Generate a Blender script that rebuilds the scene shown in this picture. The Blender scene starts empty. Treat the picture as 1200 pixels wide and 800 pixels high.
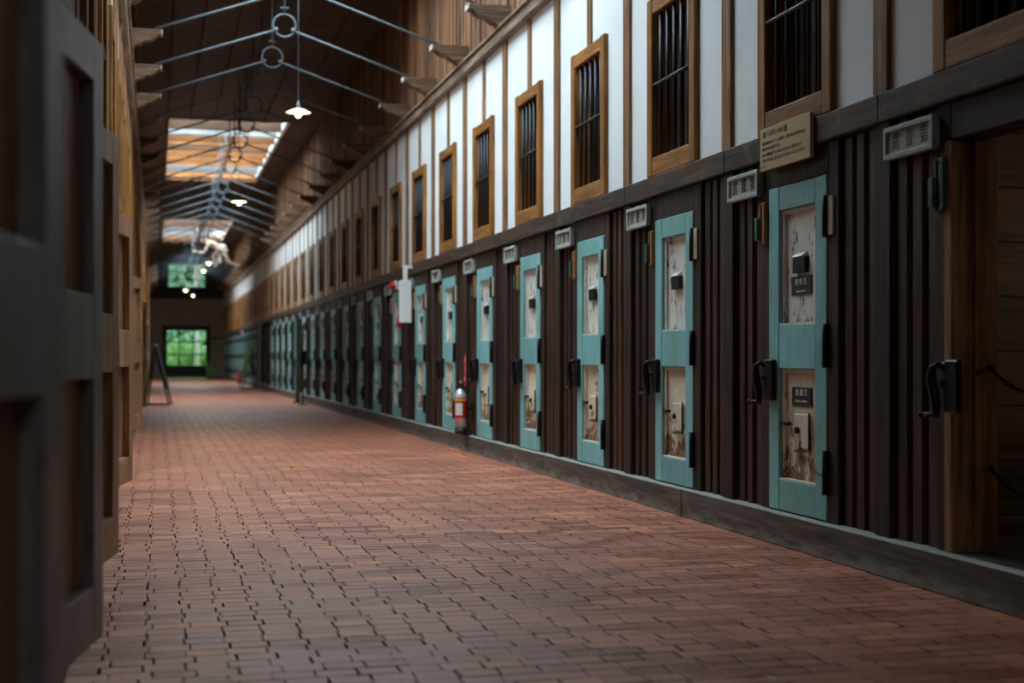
import bpy, bmesh, math, random
from mathutils import Vector, Matrix
random.seed(7)
R = math.radians
S = bpy.context.scene
COL = S.collection

# ------------------------------------------------------------------ helpers
class MB:
    """collects shapes, builds ONE mesh"""
    def __init__(s): s.bm = bmesh.new()
    def _bev(s, vs, bevel, seg=1):
        if bevel:
            es = list({e for v in vs for e in v.link_edges})
            bmesh.ops.bevel(s.bm, geom=es, offset=bevel, segments=seg, affect='EDGES', profile=0.6, clamp_overlap=True)
    def box(s, x0, x1, y0, y1, z0, z1, bevel=0, taper=None):
        v = [s.bm.verts.new((x, y, z)) for z in (z0, z1) for (x, y) in ((x0, y0), (x1, y0), (x1, y1), (x0, y1))]
        for f in ((0, 3, 2, 1), (4, 5, 6, 7), (0, 1, 5, 4), (1, 2, 6, 5), (2, 3, 7, 6), (3, 0, 4, 7)):
            s.bm.faces.new([v[i] for i in f])
        s._bev(v, bevel); return s
    def prism(s, pts, axis, a0, a1, bevel=0):
        """polygon pts (2D) extruded along axis ('x','y','z') a0..a1"""
        def P(p, a):
            if axis == 'x': return (a, p[0], p[1])
            if axis == 'y': return (p[0], a, p[1])
            return (p[0], p[1], a)
        A = [s.bm.verts.new(P(p, a0)) for p in pts]; B = [s.bm.verts.new(P(p, a1)) for p in pts]
        n = len(pts)
        s.bm.faces.new(A[::-1]); s.bm.faces.new(B)
        for i in range(n):
            s.bm.faces.new([A[i], A[(i+1) % n], B[(i+1) % n], B[i]])
        s._bev(A+B, bevel); return s
    def tube(s, pts, r, n=8, closed=False, radii=None):
        pts = [Vector(p) for p in pts]; m = len(pts); rings = []
        prev = None
        for i, p in enumerate(pts):
            if closed: t = (pts[(i+1) % m] - pts[i-1]).normalized()
            elif i == 0: t = (pts[1]-pts[0]).normalized()
            elif i == m-1: t = (pts[-1]-pts[-2]).normalized()
            else: t = (pts[i+1]-pts[i-1]).normalized()
            if prev is None:
                u = t.orthogonal().normalized()
            else:
                u = (prev - t*prev.dot(t)).normalized()
            prev = u; w = t.cross(u); rr = radii[i] if radii else r
            rings.append([s.bm.verts.new(p + (u*math.cos(2*math.pi*k/n) + w*math.sin(2*math.pi*k/n))*rr) for k in range(n)])
        rng = range(m) if closed else range(m-1)
        for i in rng:
            a, b = rings[i], rings[(i+1) % m]
            off = 0
            if closed and i == m-1:
                off = min(range(n), key=lambda o: (a[0].co-b[o].co).length)
            for k in range(n):
                f = s.bm.faces.new([a[k], a[(k+1) % n], b[(k+1+off) % n], b[(k+off) % n]]); f.smooth = True
        if not closed:
            s.bm.faces.new(rings[0][::-1]); s.bm.faces.new(rings[-1])
        return s
    def lathe(s, prof, c=(0, 0, 0), n=24, axis='z', cap=True):
        """prof: list of (r, h)"""
        rings = []
        for r, h in prof:
            ring = []
            for k in range(n):
                a = 2*math.pi*k/n; x, y = r*math.cos(a), r*math.sin(a)
                p = (x, y, h) if axis == 'z' else ((x, -h, y) if axis == 'y' else (h, x, y))
                ring.append(s.bm.verts.new(Vector(p)+Vector(c)))
            rings.append(ring)
        for a, b in zip(rings, rings[1:]):
            for k in range(n):
                f = s.bm.faces.new([a[k], a[(k+1) % n], b[(k+1) % n], b[k]]); f.smooth = True
        if cap:
            s.bm.faces.new(rings[0][::-1]); s.bm.faces.new(rings[-1])
        return s
    def build(s, name, mat, parent=None, loc=None, rz=0, label=None):
        bmesh.ops.recalc_face_normals(s.bm, faces=s.bm.faces)
        me = bpy.data.meshes.new(name); s.bm.to_mesh(me); s.bm.free()
        if mat: me.materials.append(mat)
        o = bpy.data.objects.new(name, me); COL.objects.link(o)
        if parent: o.parent = parent
        if loc: o.location = loc
        o.rotation_euler.z = rz
        if label: o['label'] = label
        return o

def tag(o, label, cat, group=None, kind=None):
    o['label'] = label; o['category'] = cat
    if group: o['group'] = group
    if kind: o['kind'] = kind
    return o
def struct(o): o['kind'] = 'structure'; return o
def empty(name, loc=(0, 0, 0), rz=0):
    o = bpy.data.objects.new(name, None); COL.objects.link(o); o.location = loc; o.rotation_euler.z = rz
    o.empty_display_size = .1
    return o
def dup(o, parent=None):
    c = o.copy(); COL.objects.link(c)
    if parent: c.parent = parent
    for ch in list(o.children): dup(ch, c)
    return c
_first = set()
def spawn(proto, loc, rz=0):
    """first time use the prototype itself, afterwards copies of it and its parts"""
    o = proto if proto not in _first else dup(proto)
    _first.add(proto); o.location = loc; o.rotation_euler.z = rz
    return o
ORD = ['nearest', 'second', 'third', 'fourth', 'fifth', 'sixth', 'seventh', 'eighth', 'ninth', 'tenth', 'eleventh', 'twelfth',
       'thirteenth', 'fourteenth', 'fifteenth']

# ------------------------------------------------------------------ materials
def newmat(name):
    m = bpy.data.materials.new(name); m.use_nodes = True
    nt = m.node_tree; b = nt.nodes['Principled BSDF']
    return m, nt, b
def N(nt, t, **kw):
    n = nt.nodes.new(t)
    for k, v in kw.items(): setattr(n, k, v)
    return n
def pos(nt, scale, world=True):
    if world: src = N(nt, 'ShaderNodeNewGeometry').outputs['Position']
    else: src = N(nt, 'ShaderNodeTexCoord').outputs['Object']
    mp = N(nt, 'ShaderNodeVectorMath', operation='MULTIPLY'); mp.inputs[1].default_value = scale
    nt.links.new(src, mp.inputs[0]); return mp.outputs[0]
def noise(nt, vec, scale=1, detail=4, rough=.6, dist=0):
    n = N(nt, 'ShaderNodeTexNoise'); n.inputs['Scale'].default_value = scale; n.inputs['Detail'].default_value = detail
    n.inputs['Roughness'].default_value = rough; n.inputs['Distortion'].default_value = dist
    nt.links.new(vec, n.inputs['Vector']); return n.outputs['Fac']
def ramp(nt, fac, stops):
    r = N(nt, 'ShaderNodeValToRGB'); e = r.color_ramp.elements
    while len(e) < len(stops): e.new(.5)
    for el, (p, c) in zip(e, stops):
        el.position = p; el.color = (*c, 1) if len(c) == 3 else c
    nt.links.new(fac, r.inputs['Fac']); return r.outputs['Color']
def mixc(nt, fac, a, b, mode='MIX'):
    m = N(nt, 'ShaderNodeMix', data_type='RGBA', blend_type=mode)
    for sock, v in ((m.inputs['Factor'], fac), (m.inputs['A'], a), (m.inputs['B'], b)):
        if isinstance(v, (int, float)): sock.default_value = v
        elif isinstance(v, tuple): sock.default_value = (*v, 1)
        else: nt.links.new(v, sock)
    return m.outputs['Result']
# the Mix node has several sockets of one name; pick the colour ones
def mixc(nt, fac, a, b, mode='MIX'):
    m = N(nt, 'ShaderNodeMix', data_type='RGBA', blend_type=mode)
    for i, v in ((0, fac), (6, a), (7, b)):
        sock = m.inputs[i]
        if isinstance(v, (int, float)): sock.default_value = v
        elif isinstance(v, tuple): sock.default_value = (*v, 1)
        else: nt.links.new(v, sock)
    return m.outputs[2]
def bump(nt, b, h, strength=.3, dist=.01):
    n = N(nt, 'ShaderNodeBump'); n.inputs['Strength'].default_value = strength; n.inputs['Distance'].default_value = dist
    nt.links.new(h, n.inputs['Height']); nt.links.new(n.outputs[0], b.inputs['Normal'])

def wood(name, dark, mid, light, grain='z', rough=.6, per_object=.25, bstr=.35, spec=.28, scuff=None):
    m, nt, b = newmat(name)
    sc = {'z': (22, 22, 1.3), 'y': (22, 1.3, 22), 'x': (1.3, 22, 22)}[grain]
    g1 = noise(nt, pos(nt, sc), 1, 6, .65, .6)
    col = ramp(nt, g1, [(.3, dark), (.52, mid), (.75, light)])
    sc2 = {'z': (70, 70, 3), 'y': (70, 3, 70), 'x': (3, 70, 70)}[grain]
    g2 = noise(nt, pos(nt, sc2), 1, 3, .6)
    col = mixc(nt, .55, col, ramp(nt, g2, [(.35, (.55, .55, .55)), (.65, (1.15, 1.15, 1.15))]), 'MULTIPLY')
    big = noise(nt, pos(nt, (1.1, 1.1, 1.1)), 1.7, 3)
    col = mixc(nt, .7, col, ramp(nt, big, [(.3, (.6, .6, .62)), (.7, (1.25, 1.2, 1.15))]), 'MULTIPLY')
    oi = N(nt, 'ShaderNodeObjectInfo')
    rr = N(nt, 'ShaderNodeMapRange'); rr.inputs[3].default_value = 1-per_object; rr.inputs[4].default_value = 1+per_object
    nt.links.new(oi.outputs['Random'], rr.inputs[0])
    vm = N(nt, 'ShaderNodeVectorMath', operation='SCALE'); nt.links.new(col, vm.inputs[0]); nt.links.new(rr.outputs[0], vm.inputs['Scale'])
    col = vm.outputs[0]
    if scuff:
        s1 = noise(nt, pos(nt, (3, 3, 3)), 2.2, 8, .75)
        f = ramp(nt, s1, [(.55, (0, 0, 0)), (.63, (1, 1, 1))])
        col = mixc(nt, f, col, scuff)
    nt.links.new(col, b.inputs['Base Color'])
    b.inputs['Roughness'].default_value = rough; b.inputs['Specular IOR Level'].default_value = spec
    bump(nt, b, g2, bstr, .004)
    return m
def plain(name, c, rough=.5, metal=0, var=.0, spec=.5):
    m, nt, b = newmat(name)
    if var:
        n = noise(nt, pos(nt, (6, 6, 6)), 2, 6, .7)
        col = ramp(nt, n, [(.3, tuple(x*(1-var) for x in c)), (.7, tuple(x*(1+var) for x in c))])
        nt.links.new(col, b.inputs['Base Color']); bump(nt, b, n, .15, .004)
    else: b.inputs['Base Color'].default_value = (*c, 1)
    b.inputs['Roughness'].default_value = rough; b.inputs['Metallic'].default_value = metal
    b.inputs['Specular IOR Level'].default_value = spec
    return m
def glow(name, c, strength):
    m, nt, b = newmat(name)
    b.inputs['Base Color'].default_value = (*c, 1); b.inputs['Emission Color'].default_value = (*c, 1)
    b.inputs['Emission Strength'].default_value = strength; b.inputs['Roughness'].default_value = .3
    return m

M = {}
M['dark_wood'] = wood('dark stained timber', (.008, .0045, .0035), (.034, .016, .010), (.085, .042, .025), 'z', .5, .38)
M['slat_wood'] = wood('reddish brown lattice timber', (.012, .006, .004), (.052, .023, .013), (.13, .060, .034), 'z', .5, .4)
M['beam_wood'] = wood('grey brown beam timber', (.014, .009, .007), (.056, .035, .024), (.13, .082, .055), 'y', .6, .1, scuff=(.12, .075, .045))
M['lintel_wood'] = wood('dark lintel timber', (.010, .0065, .0055), (.034, .021, .016), (.075, .048, .036), 'y', .6, .2)
M['post_wood'] = wood('honey brown timber', (.10, .043, .016), (.28, .135, .056), (.43, .25, .12), 'z', .6, .2)
M['frame_wood'] = wood('orange brown window timber', (.10, .036, .007), (.31, .130, .026), (.48, .24, .065), 'z', .55, .15)
M['frame_wood_h'] = wood('orange brown window rail timber', (.10, .036, .007), (.31, .130, .026), (.48, .24, .065), 'y', .55, .15)
M['old_beam'] = wood('weathered plate timber', (.10, .065, .045), (.26, .18, .125), (.46, .35, .26), 'y', .7, .1)
M['corbel_wood'] = wood('carved bracket timber', (.05, .028, .018), (.17, .10, .062), (.33, .22, .15), 'x', .65, .3)
M['ceiling_wood'] = wood('dark ceiling board', (.06, .03, .018), (.15, .075, .04), (.25, .13, .07), 'x', .7, .2)
M['joist_wood'] = wood('skylit joist timber', (.10, .034, .008), (.27, .098, .024), (.42, .19, .06), 'x', .6, .45)
M['joist_pale'] = wood('pale flaking joist timber', (.12, .12, .12), (.27, .28, .28), (.36, .37, .37), 'x', .6, .2, scuff=(.20, .09, .035))
M['joist_grey'] = wood('grey joist timber', (.07, .065, .06), (.15, .14, .135), (.24, .23, .22), 'x', .6, .3, scuff=(.20, .09, .035))
M['joist_dark'] = wood('dark joist timber', (.03, .015, .008), (.08, .035, .015), (.15, .07, .03), 'x', .6, .3)
M['jamb_wood'] = wood('bare brown jamb timber', (.12, .055, .02), (.34, .17, .065), (.5, .28, .12), 'z', .6, .15)
M['plank_wood'] = wood('cell partition plank', (.03, .017, .010), (.09, .052, .030), (.16, .10, .06), 'x', .65, .2)
M['inner_door'] = wood('bare door timber', (.11, .055, .026), (.29, .155, .075), (.44, .27, .15), 'z', .42, .2, bstr=.2)
M['iron'] = plain('black iron', (.018, .018, .020), .38, .7, .35)
M['bar_iron'] = plain('blue black window bar', (.020, .026, .034), .45, .4)
M['rod_paint'] = plain('grey blue painted rod', (.115, .15, .175), .6, .0, .12, .25)
M['white_edge'] = plain('white painted end grain', (.55, .55, .52), .7, 0, .2)
M['cream_board'] = plain('cream board', (.42, .40, .33), .6, 0, .25)
M['plate_paint'] = plain('pale grey nameplate paint', (.34, .37, .34), .55, 0, .22)
M['plate_face'] = plain('nameplate face', (.33, .32, .25), .6, 0, .2)
M['ink'] = plain('black ink', (.012, .012, .012), .6)
M['ink_brown'] = plain('dark brown ink', (.03, .025, .02), .6)
M['white_ink'] = plain('white lettering', (.75, .75, .72), .5)
M['plaque'] = plain('black plaque', (.012, .013, .015), .35)
M['sign_tan'] = plain('tan sign board', (.40, .30, .145), .5, 0, .06)
M['green_paint'] = plain('dark green paint', (.02, .10, .065), .5, 0, .2)
M['orange_wood'] = plain('orange wood', (.36, .16, .05), .5, 0, .3)
M['silver'] = plain('scuffed silver metal', (.60, .61, .63), .32, .35, .12)
M['red'] = plain('red enamel', (.55, .015, .012), .3)
M['yellow'] = plain('yellow plastic', (.75, .5, .03), .4)
M['white_plastic'] = plain('white plastic', (.72, .72, .68), .4)
M['rubber'] = plain('black rubber', (.01, .01, .01), .6)
M['skin'] = plain('painted mannequin skin', (.82, .62, .48), .5, 0, .04)
M['cloth'] = plain('white cotton cloth', (.8, .78, .72), .85)
M['hair'] = plain('black cropped hair', (.012, .010, .010), .7)
M['enamel'] = plain('green and white enamel', (.70, .70, .62), .3)
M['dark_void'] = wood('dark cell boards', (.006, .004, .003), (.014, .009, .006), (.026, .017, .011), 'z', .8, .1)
M['back_slat'] = wood('brown inner window boards', (.02, .010, .006), (.055, .026, .014), (.10, .05, .026), 'z', .7, .2)
M['glass_day'] = glow('frosted skylight glass', (.72, .90, 1.0), 15)
M['cell_fill_glow'] = glow('added cell fill glow', (1.0, .80, .58), 9)  # glow of the added window that brightens the open cell
M['glass_back'] = glow('frosted rear skylight glass', (.74, .90, 1.0), 5.5)  # skylight behind the camera, glow simply set weaker than the others
M['bulb'] = glow('lit bulb', (1.0, .82, .55), 11)
M['shade_in'] = plain('white lamp enamel', (.85, .80, .68), .35)

# board wall: vertical boards with gaps and uneven tone
def boards(name, base, width, axis, rough=.6, tone=.45, gap=.06, grain='z'):
    """axis: index of world coordinate across the boards"""
    m, nt, b = newmat(name)
    geo = N(nt, 'ShaderNodeNewGeometry'); sp = N(nt, 'ShaderNodeSeparateXYZ'); nt.links.new(geo.outputs['Position'], sp.inputs[0])
    dv = N(nt, 'ShaderNodeMath', operation='DIVIDE'); nt.links.new(sp.outputs[axis], dv.inputs[0]); dv.inputs[1].default_value = width
    fl = N(nt, 'ShaderNodeMath', operation='FLOOR'); nt.links.new(dv.outputs[0], fl.inputs[0])
    fr = N(nt, 'ShaderNodeMath', operation='FRACT'); nt.links.new(dv.outputs[0], fr.inputs[0])
    wn = N(nt, 'ShaderNodeTexWhiteNoise', noise_dimensions='1D'); nt.links.new(fl.outputs[0], wn.inputs['W'])
    sc = {'z': (26, 26, 1.4), 'x': (1.4, 26, 26), 'y': (26, 1.4, 26)}[grain]
    g = noise(nt, pos(nt, sc), 1, 5, .65, .5)
    dark, mid, light = base
    col = ramp(nt, g, [(.3, dark), (.52, mid), (.75, light)])
    mr = N(nt, 'ShaderNodeMapRange'); mr.inputs[3].default_value = 1-tone; mr.inputs[4].default_value = 1+tone
    nt.links.new(wn.outputs['Value'], mr.inputs[0])
    vm = N(nt, 'ShaderNodeVectorMath', operation='SCALE'); nt.links.new(col, vm.inputs[0]); nt.links.new(mr.outputs[0], vm.inputs['Scale'])
    # groove
    pp = N(nt, 'ShaderNodeMath', operation='PINGPONG'); nt.links.new(dv.outputs[0], pp.inputs[0]); pp.inputs[1].default_value = .5
    gm = N(nt, 'ShaderNodeMapRange'); gm.inputs[1].default_value = gap*.4; gm.inputs[2].default_value = gap
    nt.links.new(pp.outputs[0], gm.inputs[0])
    c2 = mixc(nt, gm.outputs[0], tuple(x*.25 for x in dark), vm.outputs[0])
    nt.links.new(c2, b.inputs['Base Color']); b.inputs['Roughness'].default_value = rough
    bump(nt, b, gm.outputs[0], .6, .008)
    return m
M['board_wall'] = boards('brown vertical boards', ((.07, .030, .014), (.22, .10, .045), (.40, .21, .11)), .12, 1)
M['ceiling'] = boards('dark ceiling boards', ((.03, .012, .006), (.075, .030, .013), (.14, .06, .026)), .20, 1, .7, .3, .03, 'x')
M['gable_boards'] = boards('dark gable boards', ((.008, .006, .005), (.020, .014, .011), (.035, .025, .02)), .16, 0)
M['partition'] = boards('cell partition planks', ((.03, .015, .007), (.10, .05, .022), (.18, .095, .045)), .26, 2, .6, .3, .02, 'x')

# plaster
def mk_plaster(name, c, c2):
    m, nt, b = newmat(name)
    n = noise(nt, pos(nt, (1, 1, 1)), 1.6, 6, .6)
    col = ramp(nt, n, [(.3, c2), (.65, c)])
    nt.links.new(col, b.inputs['Base Color']); b.inputs['Roughness'].default_value = .85
    bump(nt, b, noise(nt, pos(nt, (40, 40, 40)), 1, 3), .08, .003)
    return m
M['plaster'] = mk_plaster('white lime plaster', (.78, .80, .80), (.70, .73, .74))
M['end_plaster'] = mk_plaster('beige end plaster', (.42, .36, .30), (.36, .31, .26))

# teal paint, weathered
def mk_teal():
    m, nt, b = newmat('weathered teal paint')
    oi = N(nt, 'ShaderNodeObjectInfo')
    n1 = noise(nt, pos(nt, (1.5, 1.5, 1.2)), 1.5, 4)
    col = ramp(nt, n1, [(.30, (.16, .36, .31)), (.5, (.19, .44, .44)), (.68, (.24, .50, .52))])
    n2 = noise(nt, pos(nt, (30, 30, 2.5)), 1, 6, .7)
    col = mixc(nt, .5, col, ramp(nt, n2, [(.3, (.62, .64, .62)), (.6, (1.1, 1.1, 1.1))]), 'MULTIPLY')
    n3 = noise(nt, pos(nt, (9, 9, 5)), 2, 9, .75)
    f = ramp(nt, n3, [(.60, (0, 0, 0)), (.68, (1, 1, 1))])
    f2 = N(nt, 'ShaderNodeMath', operation='MULTIPLY'); nt.links.new(f, f2.inputs[0]); f2.inputs[1].default_value = .65
    col = mixc(nt, f2.outputs[0], col, (.05, .07, .055))
    vm = N(nt, 'ShaderNodeVectorMath', operation='SCALE'); nt.links.new(col, vm.inputs[0])
    mr = N(nt, 'ShaderNodeMapRange'); mr.inputs[3].default_value = .88; mr.inputs[4].default_value = 1.12
    nt.links.new(oi.outputs['Random'], mr.inputs[0]); nt.links.new(mr.outputs[0], vm.inputs['Scale'])
    nt.links.new(vm.outputs[0], b.inputs['Base Color']); b.inputs['Roughness'].default_value = .5
    bump(nt, b, n2, .2, .003)
    return m
M['teal'] = mk_teal()
# cream sheet metal with rust, denser rust low on the sheet
def mk_rust(name, cream, grime, amount, z0, z1, black=.0):
    m, nt, b = newmat(name)
    tc = N(nt, 'ShaderNodeTexCoord'); oi = N(nt, 'ShaderNodeObjectInfo')
    geo = N(nt, 'ShaderNodeNewGeometry'); sp = N(nt, 'ShaderNodeSeparateXYZ'); nt.links.new(geo.outputs['Position'], sp.inputs[0])
    grad = N(nt, 'ShaderNodeMapRange'); grad.inputs[1].default_value = z0; grad.inputs[2].default_value = z1
    grad.inputs[3].default_value = .26; grad.inputs[4].default_value = 0
    nt.links.new(sp.outputs[2], grad.inputs[0])
    n0 = noise(nt, pos(nt, (2, 2, 2)), 2, 5)
    col = ramp(nt, n0, [(.3, tuple(x*.75 for x in cream)), (.6, cream)])
    n1 = noise(nt, pos(nt, (16, 16, 9)), 1, 9, .72, .4)
    ad = N(nt, 'ShaderNodeMath', operation='ADD'); nt.links.new(n1, ad.inputs[0]); nt.links.new(grad.outputs[0], ad.inputs[1])
    f = ramp(nt, ad.outputs[0], [(amount, (0, 0, 0)), (amount+.07, (1, 1, 1))])
    n2 = noise(nt, pos(nt, (40, 40, 30)), 1, 5)
    rust = ramp(nt, n2, [(.35, (.045, .018, .010)), (.5, (.20, .085, .025)), (.65, (.36, .19, .07))])
    col = mixc(nt, f, col, rust)
    if black:
        n3 = noise(nt, pos(nt, (26, 26, 10)), 1, 9, .8, .3)
        nb = noise(nt, pos(nt, (6, 6, 3)), 1, 3)
        mm = N(nt, 'ShaderNodeMath', operation='MULTIPLY_ADD'); nt.links.new(nb, mm.inputs[0]); mm.inputs[1].default_value = .42; nt.links.new(n3, mm.inputs[2])
        f3 = ramp(nt, mm.outputs[0], [(black+.20, (0, 0, 0)), (black+.24, (1, 1, 1))])
        col = mixc(nt, f3, col, grime)
    nt.links.new(col, b.inputs['Base Color']); b.inputs['Roughness'].default_value = .55
    bump(nt, b, n1, .25, .004)
    return m
M['sheet_up'] = mk_rust('cream sheet metal, flaking', (.72, .69, .60), (.035, .035, .04), .68, 1.15, 1.32, .57)
M['sheet_low'] = mk_rust('cream sheet metal, rusting', (.74, .64, .48), (.05, .035, .03), .61, .30, .70, .62)

# brick paving
def mk_brick():
    m, nt, b = newmat('brick paving'); L = nt.links.new
    geo = N(nt, 'ShaderNodeNewGeometry')
    wob = N(nt, 'ShaderNodeTexNoise'); wob.inputs['Scale'].default_value = 1.8; wob.inputs['Detail'].default_value = 2
    L(geo.outputs['Position'], wob.inputs['Vector']); wob.inputs['Scale'].default_value = 1.2
    ws = N(nt, 'ShaderNodeVectorMath', operation='SCALE'); L(wob.outputs['Color'], ws.inputs[0]); ws.inputs['Scale'].default_value = .012
    wa = N(nt, 'ShaderNodeVectorMath', operation='ADD'); L(geo.outputs['Position'], wa.inputs[0]); L(ws.outputs[0], wa.inputs[1])
    sp = N(nt, 'ShaderNodeSeparateXYZ'); L(wa.outputs[0], sp.inputs[0])
    def math_(op, a, b_=None):
        n = N(nt, 'ShaderNodeMath', operation=op)
        for i, v in enumerate((a, b_)):
            if v is None: continue
            if isinstance(v, (int, float)): n.inputs[i].default_value = v
            else: L(v, n.inputs[i])
        return n.outputs[0]
    ry = math_('DIVIDE', sp.outputs[1], .105); row = math_('FLOOR', ry); fy = math_('FRACT', ry)
    wn = N(nt, 'ShaderNodeTexWhiteNoise', noise_dimensions='1D'); L(row, wn.inputs['W'])
    off = math_('MULTIPLY', wn.outputs['Value'], .22)
    half = math_('MULTIPLY', math_('MODULO', math_('ABSOLUTE', row), 2.0), .16)
    rx = math_('ADD', math_('ADD', math_('DIVIDE', sp.outputs[0], .137), off), half); colm = math_('FLOOR', rx); fx = math_('FRACT', rx)
    cv = N(nt, 'ShaderNodeCombineXYZ'); L(row, cv.inputs[0]); L(colm, cv.inputs[1])
    cp = N(nt, 'ShaderNodeCombineXYZ'); L(row, cp.inputs[0]); L(math_('FLOOR', math_('DIVIDE', math_('ADD', colm, row), 2.0)), cp.inputs[1])
    w2 = N(nt, 'ShaderNodeTexWhiteNoise', noise_dimensions='2D'); L(cp.outputs[0], w2.inputs['Vector'])
    # joints
    jx = math_('PINGPONG', fx, .5); jy = math_('PINGPONG', fy, .5)
    jw = noise(nt, geo.outputs['Position'], 9, 4)
    w3 = N(nt, 'ShaderNodeTexWhiteNoise', noise_dimensions='2D'); L(cv.outputs[0], w3.inputs['Vector']); wsep = N(nt, 'ShaderNodeSeparateColor'); L(w3.outputs['Color'], wsep.inputs[0])
    jn = math_('MULTIPLY', math_('SUBTRACT', jw, .5), .10)
    mx = math_('GREATER_THAN', jx, math_('ADD', jn, math_('MULTIPLY', wsep.outputs[0], .042)))
    my = math_('GREATER_THAN', jy, math_('ADD', jn, math_('ADD', -.012, math_('MULTIPLY', wsep.outputs[1], .08))))
    brick = math_('MULTIPLY', mx, my)
    sx = N(nt, 'ShaderNodeMapRange', interpolation_type='SMOOTHSTEP'); sx.inputs[2].default_value = .05; L(jx, sx.inputs[0])
    sy = N(nt, 'ShaderNodeMapRange', interpolation_type='SMOOTHSTEP'); sy.inputs[2].default_value = .07; L(jy, sy.inputs[0])
    hgt = math_('MULTIPLY', sx.outputs[0], sy.outputs[0])
    n = noise(nt, geo.outputs['Position'], 30, 6, .7)
    c = ramp(nt, w2.outputs['Value'], [(0, (.29, .100, .060)), (.35, (.36, .122, .073)), (.85, (.42, .145, .085)), (1, (.54, .20, .09))])
    c = mixc(nt, .5, c, ramp(nt, n, [(.3, (.72, .72, .72)), (.7, (1.15, 1.15, 1.15))]), 'MULTIPLY')
    big = noise(nt, geo.outputs['Position'], .8, 5, .6)
    c = mixc(nt, .6, c, ramp(nt, big, [(.3, (.72, .74, .76)), (.7, (1.15, 1.1, 1.08))]), 'MULTIPLY')
    c = mixc(nt, brick, (.020, .013, .012), c)
    L(c, b.inputs['Base Color'])
    r = N(nt, 'ShaderNodeMapRange'); r.inputs[3].default_value = .34; r.inputs[4].default_value = .55; L(w2.outputs['Value'], r.inputs[0])
    L(r.outputs[0], b.inputs['Roughness']); L(math_('MULTIPLY', brick, .42), b.inputs['Specular IOR Level'])
    tl = N(nt, 'ShaderNodeMath', operation='MULTIPLY'); L(w2.outputs['Value'], tl.inputs[0]); tl.inputs[1].default_value = .35
    hh = math_('ADD', hgt, math_('ADD', tl.outputs[0], math_('MULTIPLY', n, .15)))
    bump(nt, b, hh, .40, .006)
    return m
M['brick'] = mk_brick()
# plinth: weathered grey-brown with pale worn lower edge
def mk_plinth():
    m, nt, b = newmat('weathered plinth timber')
    g = noise(nt, pos(nt, (26, 1.6, 26)), 1, 6, .65, .6)
    col = ramp(nt, g, [(.3, (.026, .017, .013)), (.5, (.085, .060, .046)), (.72, (.17, .13, .10))])
    geo = N(nt, 'ShaderNodeNewGeometry'); sp = N(nt, 'ShaderNodeSeparateXYZ'); nt.links.new(geo.outputs['Position'], sp.inputs[0])
    gr = N(nt, 'ShaderNodeMapRange'); gr.inputs[1].default_value = .0; gr.inputs[2].default_value = .10; gr.inputs[3].default_value = .34; gr.inputs[4].default_value = 0
    nt.links.new(sp.outputs[2], gr.inputs[0])
    g2 = N(nt, 'ShaderNodeMapRange'); g2.inputs[1].default_value = .165; g2.inputs[2].default_value = .172; g2.inputs[3].default_value = 0; g2.inputs[4].default_value = .5
    nt.links.new(sp.outputs[2], g2.inputs[0])
    n1 = noise(nt, pos(nt, (9, 3, 9)), 1.3, 7, .7)
    ad = N(nt, 'ShaderNodeMath', operation='ADD'); nt.links.new(n1, ad.inputs[0]); nt.links.new(gr.outputs[0], ad.inputs[1])
    ad2 = N(nt, 'ShaderNodeMath', operation='ADD'); nt.links.new(ad.outputs[0], ad2.inputs[0]); nt.links.new(g2.outputs[0], ad2.inputs[1])
    f = ramp(nt, ad2.outputs[0], [(.62, (0, 0, 0)), (.88, (.8, .8, .8))])
    col = mixc(nt, f, col, (.28, .27, .24))
    nt.links.new(col, b.inputs['Base Color']); b.inputs['Roughness'].default_value = .7
    bump(nt, b, g, .3, .004)
    return m
M['plinth'] = mk_plinth()
M['grey_stile'] = wood('grey weathered door timber', (.08, .07, .064), (.19, .172, .158), (.32, .29, .265), 'z', .38, .15, bstr=.2, spec=.5, scuff=(.10, .075, .06))
M['post_dark'] = wood('dark post timber', (.010, .0065, .0055), (.038, .022, .016), (.085, .050, .036), 'z', .6, .25)
def mk_leaf(name, a, b_):
    m, nt, b = newmat(name)
    oi = noise(nt, pos(nt, (9, 9, 9)), 2, 2)
    nt.links.new(ramp(nt, oi, [(.35, a), (.65, b_)]), b.inputs['Base Color']); b.inputs['Roughness'].default_value = .5
    return m
M['leaf'] = mk_leaf('leaf green', (.06, .22, .03), (.22, .50, .10))
M['leaf_blue'] = mk_leaf('tree leaf green', (.14, .38, .20), (.42, .70, .42))
M['lawn'] = mk_leaf('lawn', (.15, .38, .05), (.26, .55, .10))
M['bark'] = plain('pale bark', (.55, .55, .50), .8, 0, .3)
M['door_green'] = plain('dark olive door paint', (.025, .032, .018), .5, 0, .2)
gm, nt, b = newmat('clear window glass')
b.inputs['Transmission Weight'].default_value = 1; b.inputs['Roughness'].default_value = 0; b.inputs['IOR'].default_value = 1.05
M['glass'] = gm
M['lime_board'] = plain('lime green board', (.10, .26, .05), .5, 0, .1)
M['bright_green'] = plain('bright green plastic', (.10, .55, .10), .4)

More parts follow.
